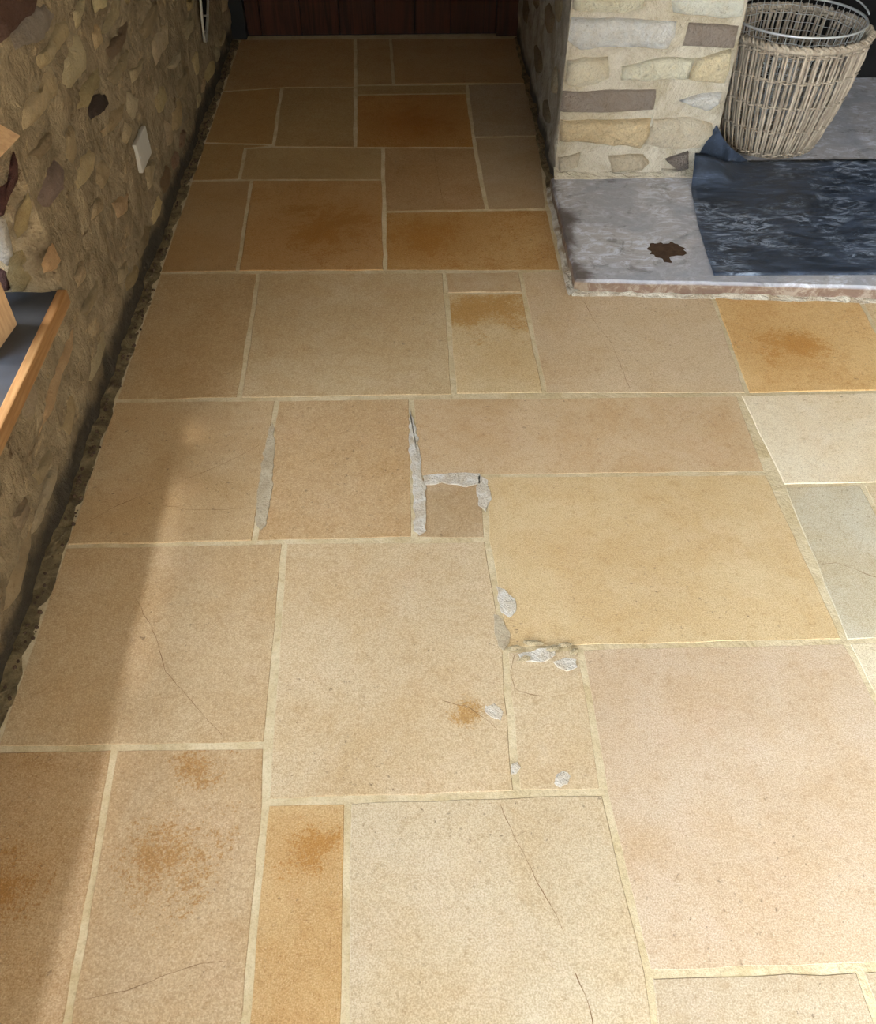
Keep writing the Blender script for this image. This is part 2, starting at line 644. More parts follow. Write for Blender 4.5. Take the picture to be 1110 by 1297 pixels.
def fillet(name, pts, inward, width, height, mat, parent, seed=0.0, step=0.02, z0=-0.004):
    """ragged strip of mortar run along a wall foot; inward = direction from wall into floor"""
    line = []
    for i in range(len(pts) - 1):
        a, b = Vector(pts[i]), Vector(pts[i + 1])
        k = max(1, int((b - a).length / step))
        for j in range(k):
            line.append(a.lerp(b, j / k))
    line.append(Vector(pts[-1]))
    inw = Vector(inward).normalized()
    verts, faces = [], []
    prof = ((-1.0, 1.6), (-0.3, 1.2), (0.1, 1.0), (0.4, 0.75), (0.75, 0.45), (1.0, 0.0))
    m = len(prof)
    for i, p in enumerate(line):
        wv = width * (1 + 0.55 * noise.noise(p * 11 + Vector((seed, 0, 0))))
        for q, (u, h) in enumerate(prof):
            hh = height * h * (1 + 0.8 * noise.noise(p * 25 + Vector((seed, q * 3.1, 0))))
            v = p + inw * (u * wv)
            v.z = z0 + max(0.0, hh) + p.z
            verts.append(v)
    for i in range(len(line) - 1):
        for q in range(m - 1):
            faces.append((i * m + q, (i + 1) * m + q, (i + 1) * m + q + 1, i * m + q + 1))
    return mesh(name, verts, faces, mat, parent, False)


# ------------------------------------------------------------------ FLOOR
floor = structure(mesh('floor', [(-1.3, YR - .1, -0.0012), (XR + .1, YR - .1, -0.0012), (XR + .1, YB + .15, -0.0012), (-1.3, YB + .15, -0.0012)], [(0, 1, 2, 3)], 'bed'),
                  'stone flag floor with cream mortar joints', 'floor')

# name: pixel outline (centre line of the joints), colour, iron staining, local patches (px, py, radius in m)
FLAGS = [
    ([(297, 50), (450, 49), (450, 110), (357, 111), (272, 116)], (181, 151, 109), .25, []),
    ([(450, 49), (495, 49), (499, 107), (451, 108)], (181, 153, 112), .2, []),
    ([(495, 49), (655, 48), (668, 105), (499, 107)], (179, 151, 112), .15, []),
    ([(451, 108), (592, 107), (592, 118), (451, 120)], (171, 147, 107), .2, []),
    ([(272, 116), (357, 111), (346, 183), (246, 181)], (178, 144, 97), .3, []),
    ([(357, 111), (450, 110), (450, 187), (346, 186)], (175, 149, 109), .2, []),
    ([(451, 120), (592, 118), (602, 187), (450, 187)], (182, 140, 87), .7, [(520, 155, .25)]),
    ([(592, 107), (668, 105), (683, 172), (600, 174)], (168, 149, 124), .05, []),
    ([(600, 174), (683, 172), (694, 265), (617, 266)], (179, 157, 128), .1, []),
    ([(246, 181), (346, 184), (311, 188), (303, 227), (226, 229)], (176, 144, 99), .3, []),
    ([(311, 188), (346, 186), (485, 187), (485, 228), (303, 228)], (179, 153, 112), .15, []),
    ([(485, 187), (602, 187), (617, 266), (487, 268)], (178, 147, 109), .3, []),
    ([(226, 229), (319, 228), (301, 344), (190, 346)], (178, 147, 107), .2, []),
    ([(319, 228), (485, 228), (488, 343), (301, 344)], (188, 152, 106), .45, [(415, 290, .26)]),
    ([(487, 268), (694, 265), (712, 343), (488, 343)], (191, 156, 106), .75, [(540, 300, .2)]),
    ([(190, 346), (328, 345), (303, 505), (133, 508)], (187, 163, 128), .25, []),
    ([(328, 345), (563, 345), (575, 501), (303, 505)], (197, 177, 145), .12, []),
    ([(563, 345), (659, 344), (664, 371), (566, 372)], (197, 176, 147), .2, []),
    ([(566, 372), (664, 371), (690, 499), (576, 500)], (210, 190, 155), .1, [(600, 394, .17), (648, 396, .17)]),
    ([(659, 344), (712, 343), (726, 372), (903, 376), (948, 499), (690, 499), (664, 371)], (206, 186, 159), .08, []),
    ([(903, 376), (1088, 377), (1150, 495), (948, 499)], (217, 183, 131), .45, [(1000, 440, .12)]),
    ([(1088, 377), (1330, 380), (1420, 492), (1150, 495)], (209, 188, 155), .2, []),
    ([(133, 508), (351, 506), (322, 687), (66, 692)], (192, 169, 136), .1, []),
    ([(351, 506), (521, 504), (525, 682), (322, 687)], (195, 170, 136), .22, []),
    ([(521, 504), (936, 500), (972, 599), (529, 604)], (205, 182, 152), .22, []),
    ([(529, 604), (612, 602), (617, 683), (525, 682)], (186, 166, 139), .1, []),
    ([(612, 602), (972, 599), (1071, 812), (735, 820), (640, 823), (617, 684)], (212, 191, 155), .12, []),
    ([(936, 500), (1150, 495), (1212, 611), (992, 615)], (230, 219, 198), .0, []),
    ([(1150, 495), (1420, 492), (1510, 607), (1212, 611)], (216, 196, 162), .1, []),
    ([(992, 615), (1091, 613), (1200, 806), (1071, 812)], (198, 192, 175), .0, []),
    ([(1091, 613), (1510, 607), (1680, 800), (1200, 806)], (208, 195, 169), .1, []),
    ([(66, 692), (361, 686), (338, 943), (-28, 950)], (193, 171, 140), .08, []),
    ([(361, 686), (617, 684), (640, 823), (655, 1005), (337, 1016)], (204, 186, 159), .12, [(590, 905, .035)]),
    ([(640, 823), (735, 820), (766, 1003), (655, 1005)], (206, 190, 165), .12, []),
    ([(735, 820), (1071, 812), (1286, 1215), (1088, 1226), (821, 1234), (766, 1003)], (203, 185, 165), .05, []),
    ([(1071, 812), (1200, 806), (1680, 800), (2030, 1195), (1286, 1215)], (219, 210, 189), .05, []),
    ([(-28, 950), (145, 947), (64, 1420), (-200, 1420)], (185, 159, 126), .3, [(0, 1120, .09)]),
    ([(145, 947), (338, 943), (337, 1016), (298, 1420), (64, 1420)], (192, 169, 138), .15, [(250, 975, .06), (215, 1090, .10)]),
    ([(337, 1016), (441, 1014), (434, 1420), (298, 1420)], (200, 171, 128), .35, [(390, 1080, .07)]),
    ([(441, 1014), (655, 1005), (766, 1003), (821, 1234), (846, 1420), (434, 1420)], (203, 189, 166), .04, []),
    ([(821, 1234), (1088, 1226), (1160, 1420), (846, 1420)], (194, 180, 160), .1, []),
    ([(1088, 1226), (1286, 1215), (2030, 1195), (2300, 1420), (1160, 1420)], (195, 182, 161), .1, []),
]
CRACKS = {
    19: [[(735, 374), (755, 410), (775, 435), (787, 465), (798, 492)]],
    22: [[(105, 665), (150, 640), (200, 620), (250, 602), (300, 580), (333, 562)], [(205, 640), (240, 646), (300, 645), (322, 643)]],
    31: [[(170, 755), (195, 800), (210, 850), (240, 885), (270, 920), (285, 935)]],
    37: [[(110, 1265), (160, 1255), (210, 1235), (255, 1220), (304, 1218)]],
    39: [[(633, 1017), (650, 1055), (668, 1090), (682, 1120), (700, 1150), (715, 1180)], [(728, 1230), (742, 1260), (752, 1299)]],
    29: [[(1035, 716), (1060, 713), (1085, 722), (1120, 735)]],
    11: [[(550, 192), (556, 230), (563, 262)]],
    33: [[(652, 828), (647, 850), (652, 872), (672, 880), (692, 882)]],
    32: [[(560, 888), (590, 895), (612, 908), (632, 926)]],
}


def flag(poly2, color, iron, patches, idx, joint=0.0052):
    poly = [Vector((max(q.x, xw(q.y) + 0.03), q.y)) for q in poly2]
    poly = ccw(poly)
    base = inset(poly, joint)
    zt = random.uniform(-0.0008, 0.0010)
    ring = densify(base, 0.045, 0.0035, idx * 3.7)
    top = inset(ring, 0.0025)
    n = len(ring)
    verts = [(q.x, q.y, -0.02) for q in ring] + [(q.x, q.y, zt - 0.0022) for q in ring] + [(q.x, q.y, zt) for q in top]
    faces = [tuple(range(2 * n, 3 * n))]
    for r in range(2):
        for i in range(n):
            j = (i + 1) % n
            faces.append((r * n + i, r * n + j, (r + 1) * n + j, (r + 1) * n + i))
    o = mesh('flagstone', verts, faces, 'flag', floor)
    o.color = lin(color)
    o['iron'] = float(iron)
    pt = [(0.0, -50.0, 0.01)] * 2
    for i, (px, py, r) in enumerate(patches[:2]):
        w = onz(px, py)
        pt[i] = (w.x, w.y, r)
    o['patch_a'], o['patch_b'] = pt
    return o, zt


def ribbon(pts, width, z):
    verts, faces = [], []
    fine = []
    for i in range(len(pts) - 1):
        for j in range(6):
            fine.append(pts[i].lerp(pts[i + 1], j / 6))
    fine.append(pts[-1])
    for i, p in enumerate(fine):
        t = (fine[min(i + 1, len(fine) - 1)] - fine[max(i - 1, 0)]).normalized()
        s = Vector((-t.y, t.x, 0))
        q = p + s * 0.003 * noise.noise(p * 40)
        w = width * (0.35 + 0.65 * abs(noise.noise(p * 18 + Vector((3, 1, 0)))) * 1.8) * (0.3 if i in (0, len(fine) - 1) else 1)
        verts += [(q.x + s.x * w / 2, q.y + s.y * w / 2, z), (q.x - s.x * w / 2, q.y - s.y * w / 2, z)]
    for i in range(len(fine) - 1):
        faces.append((2 * i, 2 * i + 1, 2 * i + 3, 2 * i + 2))
    return verts, faces


for idx, (pp, colr, iron, patches) in enumerate(FLAGS):
    o, zt = flag([onz(*q).to_2d() for q in pp], colr, iron, patches, idx)
    for line in CRACKS.get(idx, []):
        v, f = ribbon([onz(*q) for q in line], 0.0015, zt + 0.0004)
        mesh('crack', v, f, 'crack', o)

# flags going on behind and beside the camera
yl = [onz(-200, 1420).y, onz(64, 1420).y]
y = onz(400, 1420).y
for row in range(9):
    y1 = y - random.uniform(0.42, 0.6)
    x = xw(y)
    while x < XR:
        x1 = min(XR, x + random.uniform(0.4, 0.85))
        flag([Vector((x, y1)), Vector((x1, y1)), Vector((x1, y)), Vector((x, y))], jitter((206, 176, 134), 10), .12, [], 100 + row)
        x = x1
    y = y1
xe = 1.9
for (ya, yb) in ((0.25, 0.75), (0.75, 1.3), (1.3, 1.8), (1.8, 2.2)):
    flag([Vector((xe, ya)), Vector((XR, ya)), Vector((XR, yb)), Vector((xe, yb))], jitter((206, 176, 134), 10), .12, [], 130 + ya)

# repair mortar spread over the joints
PATCHES = [
    ([(345, 535), (349, 560), (346, 610), (339, 662), (331, 673), (323, 665), (326, 620), (333, 575), (340, 546)], 'patch'),
    ([(519, 520), (527, 540), (532, 570), (534, 604), (540, 618), (539, 645), (540, 672), (532, 679), (524, 672), (524, 640), (522, 606), (518, 570)], 'whitepatch'),
    ([(536, 603), (570, 598), (608, 600), (610, 613), (590, 616), (560, 612), (538, 615)], 'whitepatch'),
    ([(606, 601), (619, 608), (622, 632), (616, 648), (607, 640), (603, 618)], 'whitepatch'),
    ([(629, 742), (640, 747), (652, 760), (653, 774), (646, 783), (637, 777), (631, 760)], 'whitepatch'),
    ([(627, 778), (637, 784), (646, 800), (646, 815), (639, 824), (632, 820), (627, 800)], 'patch'),
    ([(655, 829), (675, 822), (700, 818), (704, 830), (688, 838), (662, 838)], 'whitepatch'),
    ([(701, 838), (716, 832), (731, 834), (733, 845), (718, 851), (706, 846)], 'whitepatch'),
    ([(612, 893), (626, 890), (637, 902), (636, 914), (626, 912), (614, 902)], 'whitepatch'),
    ([(647, 968), (655, 964), (660, 972), (656, 981), (648, 980)], 'whitepatch'),
    ([(704, 980), (714, 976), (723, 983), (722, 994), (710, 997), (703, 991)], 'whitepatch'),
]
for i, (pp, mt) in enumerate(PATCHES):
    ring = ccw([onz(*q).to_2d() for q in pp])
    ring = densify(ring, 0.006, 0.006, i * 5.1, 45.0)
    n = len(ring)
    tp = inset(ring, 0.0012)
    verts = [(q.x, q.y, -0.002) for q in ring] + [(q.x, q.y, 0.0014) for q in tp]
    faces = [tuple(range(n, 2 * n))] + [(k, (k + 1) % n, n + (k + 1) % n, n + k) for k in range(n)]
    mesh('mortar_patch', verts, faces, mt, floor)

# broken stone chips where the corner is damaged
for i, (px, py, L, a) in enumerate([(652, 822, .035, .1), (676, 816, .05, -.1), (700, 822, .03, .2), (716, 818, .035, 0), (728, 826, .025, .6), (664, 836, .03, .2)]):
    c = onz(px, py)
    bm = bmesh.new()
    bmesh.ops.create_icosphere(bm, subdivisions=1, radius=1.0)
    for v in bm.verts:
        d = 1 + 0.35 * noise.noise(v.co * 2 + Vector((i * 3, 0, 0)))
        v.co = Vector((v.co.x * L * .5 * d, v.co.y * .007 * d, v.co.z * .005 * d))
        x, yy = v.co.x, v.co.y
        v.co.x, v.co.y = x * math.cos(a) - yy * math.sin(a), x * math.sin(a) + yy * math.cos(a)
        v.co += Vector((c.x, c.y, 0.003))
    o = bm_obj('stone_chip', bm, 'stone', floor, False)
    o.color = lin((216, 200, 170))

# mortar run along the foot of the walls
fillet('edge_mortar', [(xw(y_) + 0.006, y_, 0) for y_ in (0.3, 2.0, 3.3, YB - .02)], (1, 0, 0), 0.036, 0.006, 'fillet', floor, 1.0)
fillet('edge_mortar', [(XP0 - .004, YP, 0), (0.535, YB - .02, 0)], (-1, 0, 0), 0.022, 0.010, 'fillet', floor, 5.0)

# rubble grit in the dark gap along the left wall
bm = bmesh.new()
for i in range(260):
    y_ = 0.6 + 4.0 * random.random()
    x_ = xw(y_) + 0.012 + random.random() ** 2 * 0.025
    r = random.uniform(0.0015, 0.005)
    res = bmesh.ops.create_icosphere(bm, subdivisions=1, radius=r)
    for v in res['verts']:
        v.co = v.co * (1 + 0.4 * noise.noise(v.co * 200 + Vector((i, 0, 0)))) + Vector((x_, y_, 0.006))
o = bm_obj('grit', bm, 'spall', floor, False)
o['kind'] = 'stuff'

# ------------------------------------------------------------------ LEFT WALL
def lw_disp(y_, z_):
    return (0.009 * noise.noise(Vector((1.3, y_ * 5, z_ * 8))) + 0.007 * noise.noise(Vector((7.3, y_ * 15, z_ * 19)))
            + 0.005 * noise.noise(Vector((3.3, y_ * 37, z_ * 43))))


def lw_point(y_, z_):
    b = lw_disp(y_, z_)
    ed = max(abs(y_ - min(max(y_, WY0), WY1)), abs(z_ - min(max(z_, WZ0), WZ1)))
    if ed < 0.03:
        b *= ed / 0.03
    return Vector((xw(y_) + b, y_, z_))


wall_left = structure(grid_wall('wall_left', lw_point, YR - .05, YB + .1, -0.02, ZC + .05, 0.014, 0.014, 'lwall', [(WY0, WY1, WZ0, WZ1), (VY0, VY1, VZ0, VZ1)]),
                      'rough rubble stone wall with smeared lime pointing', 'wall')


# stones read off the photograph (pixel outlines on the wall face)
LW = [
    ([(95, 48), (104, 66), (103, 88), (89, 105), (80, 110), (73, 104), (76, 78), (86, 62)], (196, 176, 134)),
    ([(80, 28), (83, 40), (77, 55), (66, 65), (58, 80), (50, 85), (47, 70), (58, 58), (66, 45), (70, 32)], (190, 166, 122)),
    ([(17, 40), (30, 20), (55, 8), (66, 20), (58, 38), (45, 50), (22, 60)], (150, 134, 118)),
    ([(2, -12), (45, -6), (38, 15), (18, 35), (2, 52)], (104, 74, 62)),
    ([(27, 140), (45, 110), (62, 88), (68, 100), (66, 120), (55, 140), (42, 155), (32, 160)], (192, 166, 124)),
    ([(120, 125), (132, 120), (136, 130), (128, 142), (116, 150), (112, 140)], (74, 60, 52)),
    ([(160, 118), (172, 125), (172, 140), (166, 152), (158, 140)], (190, 168, 130)),
    ([(156, 155), (163, 160), (158, 180), (153, 178)], (184, 160, 120)),
    ([(128, 165), (145, 140), (155, 130), (152, 150), (140, 168), (130, 173)], (172, 146, 106)),
    ([(96, 215), (112, 190), (118, 195), (114, 215), (105, 235), (95, 240)], (190, 164, 118)),
    ([(50, 250), (58, 222), (70, 205), (78, 215), (76, 240), (62, 262)], (136, 112, 98)),
    ([(52, 335), (66, 308), (72, 330), (66, 345), (56, 345)], (196, 152, 104)),
    ([(118, 262), (128, 250), (132, 262), (118, 280)], (172, 146, 108)),
    ([(145, 258), (160, 245), (160, 262), (150, 275)], (182, 146, 104)),
    ([(185, 215), (193, 205), (192, 228), (186, 240)], (178, 156, 118)),
    ([(195, 52), (212, 28), (212, 55), (205, 70), (196, 82)], (192, 168, 130)),
    ([(211, 84), (225, 62), (224, 76), (217, 87)], (180, 160, 124)),
    ([(163, 90), (178, 75), (176, 88), (165, 103)], (186, 162, 120)),
    ([(116, -8), (133, -8), (130, 8), (122, 14)], (194, 174, 126)),
    ([(130, 40), (143, 0), (150, 0), (146, 20), (135, 40)], (178, 156, 114)),
    ([(90, 15), (105, -4), (104, 20), (96, 35)], (190, 168, 124)),
    ([(52, 520), (58, 495), (72, 460), (88, 425), (93, 420), (90, 436), (73, 480), (61, 518), (52, 542)], (186, 148, 104)),
    ([(100, 395), (112, 370), (122, 355), (118, 380), (108, 400)], (160, 138, 102)),
    ([(97, 350), (105, 330), (107, 345), (98, 365)], (174, 146, 108)),
    ([(150, 345), (160, 330), (162, 345), (152, 360)], (170, 146, 108)),
    ([(28, 505), (36, 482), (42, 500), (38, 530), (30, 528)], (158, 136, 106)),
    ([(80, 540), (90, 503), (95, 510), (85, 552)], (168, 142, 100)),
    ([(45, 600), (62, 570), (66, 580), (50, 612)], (160, 136, 98)),
    ([(18, 655), (32, 630), (36, 645), (24, 672)], (146, 122, 92)),
    ([(36, 196), (50, 176), (60, 168), (62, 182), (50, 200)], (150, 126, 92)),
    ([(80, 172), (92, 158), (96, 190), (90, 210), (84, 200)], (168, 142, 102)),
    ([(230, 36), (241, 18), (243, 34), (236, 50)], (166, 146, 108)),
    ([(222, 110), (236, 84), (236, 104), (226, 124)], (150, 128, 94)),
    ([(134, 62), (150, 36), (158, 30), (154, 54), (140, 74)], (128, 104, 80)),
    ([(136, 98), (150, 72), (158, 66), (154, 88), (142, 108)], (164, 142, 104)),
    ([(178, 38), (190, 8), (197, 0), (195, 26), (184, 48)], (158, 134, 98)),
]
placed = []
sid = 0
for pp, colr in LW:
    pts = [onp(px, py, LW_P0, LW_N) for px, py in pp]
    cc = sum(pts, Vector()) / len(pts)
    pts = [q + LW_N * (0.5 * lw_disp(q.y, q.z) + 0.5 * lw_disp(cc.y, cc.z) + .002) for q in pts]
    ys = [q.y for q in pts]
    zs = [q.z for q in pts]
    placed.append((min(ys), max(ys), min(zs), max(zs)))
    sid += 1
    stone_on('stone', resample(pts, 0.026), LW_N, 0.009, tuple(min(240, (v * .8 + sum(colr) / 3 * .2) * 1.06) for v in colr), wall_left, sid * 2.3, 0.7, True)
placed.append((2.60, 2.82, 0.24, 0.37))      # the blank plate
placed.append((3.9, 4.35, 0.18, 1.2))        # the slot
placed.append((WY0 - .02, WY1 + 0.03, WZ0 - 0.06, WZ1 + 0.05))
pal = [(178, 156, 118), (164, 144, 110), (186, 162, 120), (152, 130, 100), (136, 112, 88), (170, 152, 122), (194, 172, 130)]
cnt = 0
z_ = 0.07
while z_ < 1.15:
    rh = random.uniform(0.055, 0.10)
    y_ = 0.62 + random.uniform(0, 0.1)
    while y_ < YB - 0.12:
        L = random.uniform(0.07, 0.24)
        hh = rh * random.uniform(0.55, 0.9)
        zc = z_ + rh / 2 + random.uniform(-.012, .012)
        bb = (y_, y_ + L, zc - hh / 2, zc + hh / 2)
        ok = all(bb[1] < p[0] + (p[1] - p[0]) * .15 or bb[0] > p[1] or bb[3] < p[2] or bb[2] > p[3] for p in placed)
        if ok and random.random() < 0.86 and cnt < 240:
            n = random.choice((12, 13, 14))
            pts = []
            for i in range(n):
                a = 2 * math.pi * i / n + random.uniform(-.15, .15)
                ca, sa = math.cos(a), math.sin(a)
                e = 0.62
                yy = y_ + L / 2 + math.copysign(abs(ca) ** e, ca) * L / 2 * random.uniform(.7, 1.1)
                zz = zc + math.copysign(abs(sa) ** e, sa) * hh / 2 * random.uniform(.75, 1.1)
                pts.append(Vector((xw(yy) + lw_disp(yy, zz) + .002, yy, zz)))
            stone_on('stone', pts, LW_N, random.uniform(0.006, 0.010), jitter(random.choice(pal), 8), wall_left, 50 + cnt * 1.3, 0.7, True)
            cnt += 1
        y_ += L + random.uniform(0.02, 0.06)
    z_ += rh + 0.018

# ------------------------------------------------------------------ WINDOW 1 (low window in the left wall)
win = structure(empty('window_1', (WXG, (WY0 + WY1) / 2, WZ0)), 'low deep-set window with slate sill and timber nosing', 'window')


def wpart(o):
    parent_keep(o, win)
    return o


def reveal(name, f, u0, u1, v0, v1):
    return wpart(grid_wall(name, f, u0, u1, v0, v1, 0.025, 0.025, 'lwall'))


def fade(x_, z_=None):
    return min(1.0, max(0.0, (xw(WY1) - x_) / 0.05))


rev_far = reveal('reveal', lambda x_, z_: Vector((x_, WY1 - 0.016 * fade(x_) * (0.5 + noise.noise(Vector((x_ * 9, 3, z_ * 9)))), z_)), WXG - .05, xw(WY1), WZ0 - .05, WZ1 + .02)
rev_near = reveal('reveal', lambda x_, z_: Vector((x_, WY0 + 0.01 * fade(x_) * noise.noise(Vector((x_ * 9, 5, z_ * 9))), z_)), WXG - .05, xw(WY0), WZ0 - .05, WZ1 + .02)
rev_head = reveal('reveal', lambda x_, y_: Vector((x_, y_, WZ1)), WXG - .05, xw(WY1) + .004, WY0, WY1)
# outer skin of the wall so that daylight only enters through the opening
def outer(u, v):
    return Vector((WXG - .05, u, v))


wpart(grid_wall('outer_wall', outer, YR - .1, YB + .1, -.1, ZC + .05, .1, .1, 'plaster', [(WY0, WY1, WZ0, WZ1), (VY0, VY1, VZ0, VZ1)]))
RV = [
    ([(-4, 238), (10, 228), (25, 207), (38, 192), (36, 208), (24, 226), (14, 246), (6, 272), (-4, 276)], (92, 62, 56)),
    ([(-6, 268), (8, 276), (14, 300), (20, 322), (12, 334), (-4, 322)], (206, 198, 188)),
    ([(14, 318), (30, 312), (42, 330), (44, 350), (34, 372), (20, 372), (10, 345)], (158, 138, 100)),
    ([(24, 262), (38, 244), (41, 262), (36, 288), (24, 300), (20, 285)], (178, 156, 112)),
    ([(-6, 330), (10, 338), (14, 362), (6, 378), (-6, 372)], (92, 66, 62)),
]
for i, (pp, colr) in enumerate(RV):
    pts = [onp(px, py, (0, WY1, 0), (0, 1, 0)) for px, py in pp]
    for q in pts:
        q.x = min(q.x, xw(WY1) - 0.004)
        q.z = max(q.z, WZ0 + 0.004)
    s = stone_on('stone', resample(pts, 0.03), (0, -1, 0), 0.02, colr, None, 300 + i, 0.5)
    s.parent = rev_far
    s.matrix_parent_inverse = rev_far.matrix_basis.inverted() @ win.matrix_basis.inverted() @ win.matrix_basis
    s.matrix_parent_inverse = (win.matrix_basis @ rev_far.matrix_parent_inverse @ rev_far.matrix_basis).inverted()
wpart(box('slate_sill', (WXG - .04, WY0 - .01, WZ0 - .03), (xw(1) - .012, WY1 - .002, WZ0), 'slate', None, 0.002))
nose = box('timber_nosing', (-.012, WY0, WZ0 - .030), (.010, WY1 - .006, WZ0 + .006), 'oak', None, 0.003)
nose.location = (xw(0), 0, 0)
nose.rotation_euler = (0, 0, 0.0092)
bpy.context.view_layer.update()
wpart(nose)
for (a, b, c, d) in ((WY0, WY1, WZ0, WZ0 + .05), (WY0, WY1, WZ1 - .05, WZ1), (WY0, WY0 + .05, WZ0, WZ1), (WY1 - .05, WY1, WZ0, WZ1)):
    wpart(box('window_frame', (WXG - .03, a, c), (WXG + .03, b, d), 'white_wood', None, 0.003))
ym = (WY0 + WY1) / 2
wpart(box('mullion', (WXG - .025, ym - .03, WZ0 + .05), (WXG + .025, ym + .03, WZ1 - .05), 'white_wood', None, 0.003))
for (a, b) in ((WY0 + .05, ym - .03), (ym + .03, WY1 - .05)):
    wpart(box('pane', (WXG - .003, a, WZ0 + .05), (WXG + .003, b, WZ1 - .05), 'glass'))

# ------------------------------------------------------------------ DOOR WALL
dx = [onp(px, 48, (0, YB, 0), (0, 1, 0)).x for px in (296, 314, 332, 383, 431, 476, 526, 571, 628, 655)]
wall_far = structure(box('wall_far', (-1.3, YB + .10, -.05), (XR + .1, YB + .2, ZC + .05), 'plaster'), 'wall behind the plank door', 'wall')
structure(box('wall_above', (xw(YB) - .02, YB - .02, 1.98), (0.56, YB + .1, ZC), 'lwall'), 'stone wall above the door', 'wall')
door = structure(empty('door_1', ((dx[0] + dx[-1]) / 2, YB, 0)), 'dark brown vertical plank door', 'door')
for i in range(2, 8):
    o = box('plank', (dx[i] + .002, YB + .012, .012), (dx[i + 1] - .002, YB + .042, 1.95), 'door', None, 0.005)
    parent_keep(o, door)
o = box('plank', (dx[1] + .002, YB + .012, .012), (dx[2] - .002, YB + .042, 1.95), 'door', None, 0.005)
parent_keep(o, door)
o = box('door_jamb', (xw(YB) - .012, YB - .01, 0), (dx[1] - .003, YB + .06, 1.98), 'frame_dark', None, 0.004)  # left jamb coloured black to stand for the shaded gap beside the door
parent_keep(o, door)
o = box('door_jamb', (dx[8] + .003, YB + .0, 0), (0.55, YB + .06, 1.98), 'door', None, 0.004)
parent_keep(o, door)
o = box('door_backing', (dx[0] - .02, YB + .045, 0), (dx[9] + .02, YB + .06, 1.98), 'frame_dark')
parent_keep(o, door)
o = box('ledge', (dx[1] + .01, YB + .043, .25), (dx[8] - .01, YB + .06, .37), 'door')
parent_keep(o, door)

# ------------------------------------------------------------------ PIER (right wall of the passage / chimney pier)
def pier_front(x_, z_):
    b = 0.008 * noise.noise(Vector((x_ * 8, 2.2, z_ * 9))) + 0.004 * noise.noise(Vector((x_ * 25, 4.2, z_ * 25)))
    e = min(x_ - XP0, XP1 - x_)
    r = 0.012 * max(0, 1 - e / 0.03) ** 2
    return Vector((x_, YP + b * min(1, max(0.15, e / .03)) + r, z_))


wall_right = structure(grid_wall('wall_right', pier_front, XP0, XP1, 0.0, ZC + .02, 0.018, 0.02, 'pier'),
                       'chimney pier of cream squared stones in pale mortar', 'wall')


def pier_left(y_, z_):
    t = (y_ - YP) / (YB - YP)
    b = 0.012 * noise.noise(Vector((9.2, y_ * 6, z_ * 6))) + 0.006 * noise.noise(Vector((2.2, y_ * 19, z_ * 19)))
    e = y_ - YP
    return Vector((XP0 + 0.022 * t + b * min(1, e / .04) + 0.012 * max(0, 1 - e / 0.03) ** 2 * (1 if e < .03 else 0), y_ if e > 0.001 else YP + .012, z_))


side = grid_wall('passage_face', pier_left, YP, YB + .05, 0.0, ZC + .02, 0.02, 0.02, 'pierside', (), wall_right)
mesh('fireplace_face', [(XP1, YP + .012, 0), (XP1, 3.97, 0), (XP1, 3.97, ZC), (XP1, YP + .012, ZC)], [(0, 1, 2, 3)], 'soot', wall_right)

PS = [
    ([(722, -8), (818, -8), (814, 9), (790, 15), (745, 14), (726, 12)], (248, 243, 221)),
    ([(848, -10), (943, -10), (940, 20), (915, 22), (853, 15)], (248, 248, 236)),
    ([(722, 23), (790, 23), (858, 26), (855, 45), (846, 60), (770, 58), (735, 62), (722, 52)], (248, 248, 248)),
    ([(715, 78), (740, 73), (770, 72), (771, 98), (735, 111), (715, 106)], (248, 239, 217)),
    ([(788, 84), (840, 72), (878, 73), (872, 98), (830, 100), (786, 101)], (248, 243, 222)),
    ([(881, 74), (926, 62), (924, 85), (918, 105), (873, 100)], (248, 235, 204)),
    ([(860, 126), (890, 118), (915, 116), (911, 130), (895, 140), (878, 133)], (248, 248, 248)),
    ([(705, 153), (770, 152), (825, 150), (822, 170), (812, 187), (760, 180), (705, 178)], (239, 218, 181)),
    ([(828, 151), (870, 146), (902, 156), (903, 168), (885, 186), (845, 187), (816, 182)], (234, 222, 201)),
    ([(707, 200), (735, 192), (730, 208), (709, 215)], (218, 207, 188)),
    ([(770, 196), (815, 195), (822, 205), (812, 214), (775, 216)], (219, 205, 182)),
    ([(842, 201), (872, 190), (872, 212), (858, 214)], (138, 129, 125)),
    ([(838, 214), (856, 215), (869, 214), (869, 222), (840, 222)], (226, 216, 201)),
]
for i, (pp, colr) in enumerate(PS):
    pts = [onp(px, py, (0, YP, 0), (0, 1, 0)) for px, py in pp]
    for q in pts:
        q.z = max(q.z, HZ + 0.002)
        q.x = min(max(q.x, XP0 + .006), XP1 - .004)
    stone_on('stone', resample(pts, 0.025), (0, -1, 0), 0.023, colr, wall_right, 400 + i * 3.1, 0.75)
for i, pp in enumerate([[(872, 28), (936, 33), (930, 61), (864, 57)], [(708, 116), (770, 114), (830, 114), (831, 123), (827, 138), (760, 142), (707, 141)]]):
    pts = [onp(px, py, (0, YP, 0), (0, 1, 0)) for px, py in pp]
    for q in pts:
        q.x = min(max(q.x, XP0 + .004), XP1 - .003)
    stone_on('brick', resample(pts, 0.06), (0, -1, 0), 0.014, (168, 156, 148), wall_right, 440 + i * 3.1, 0.1)
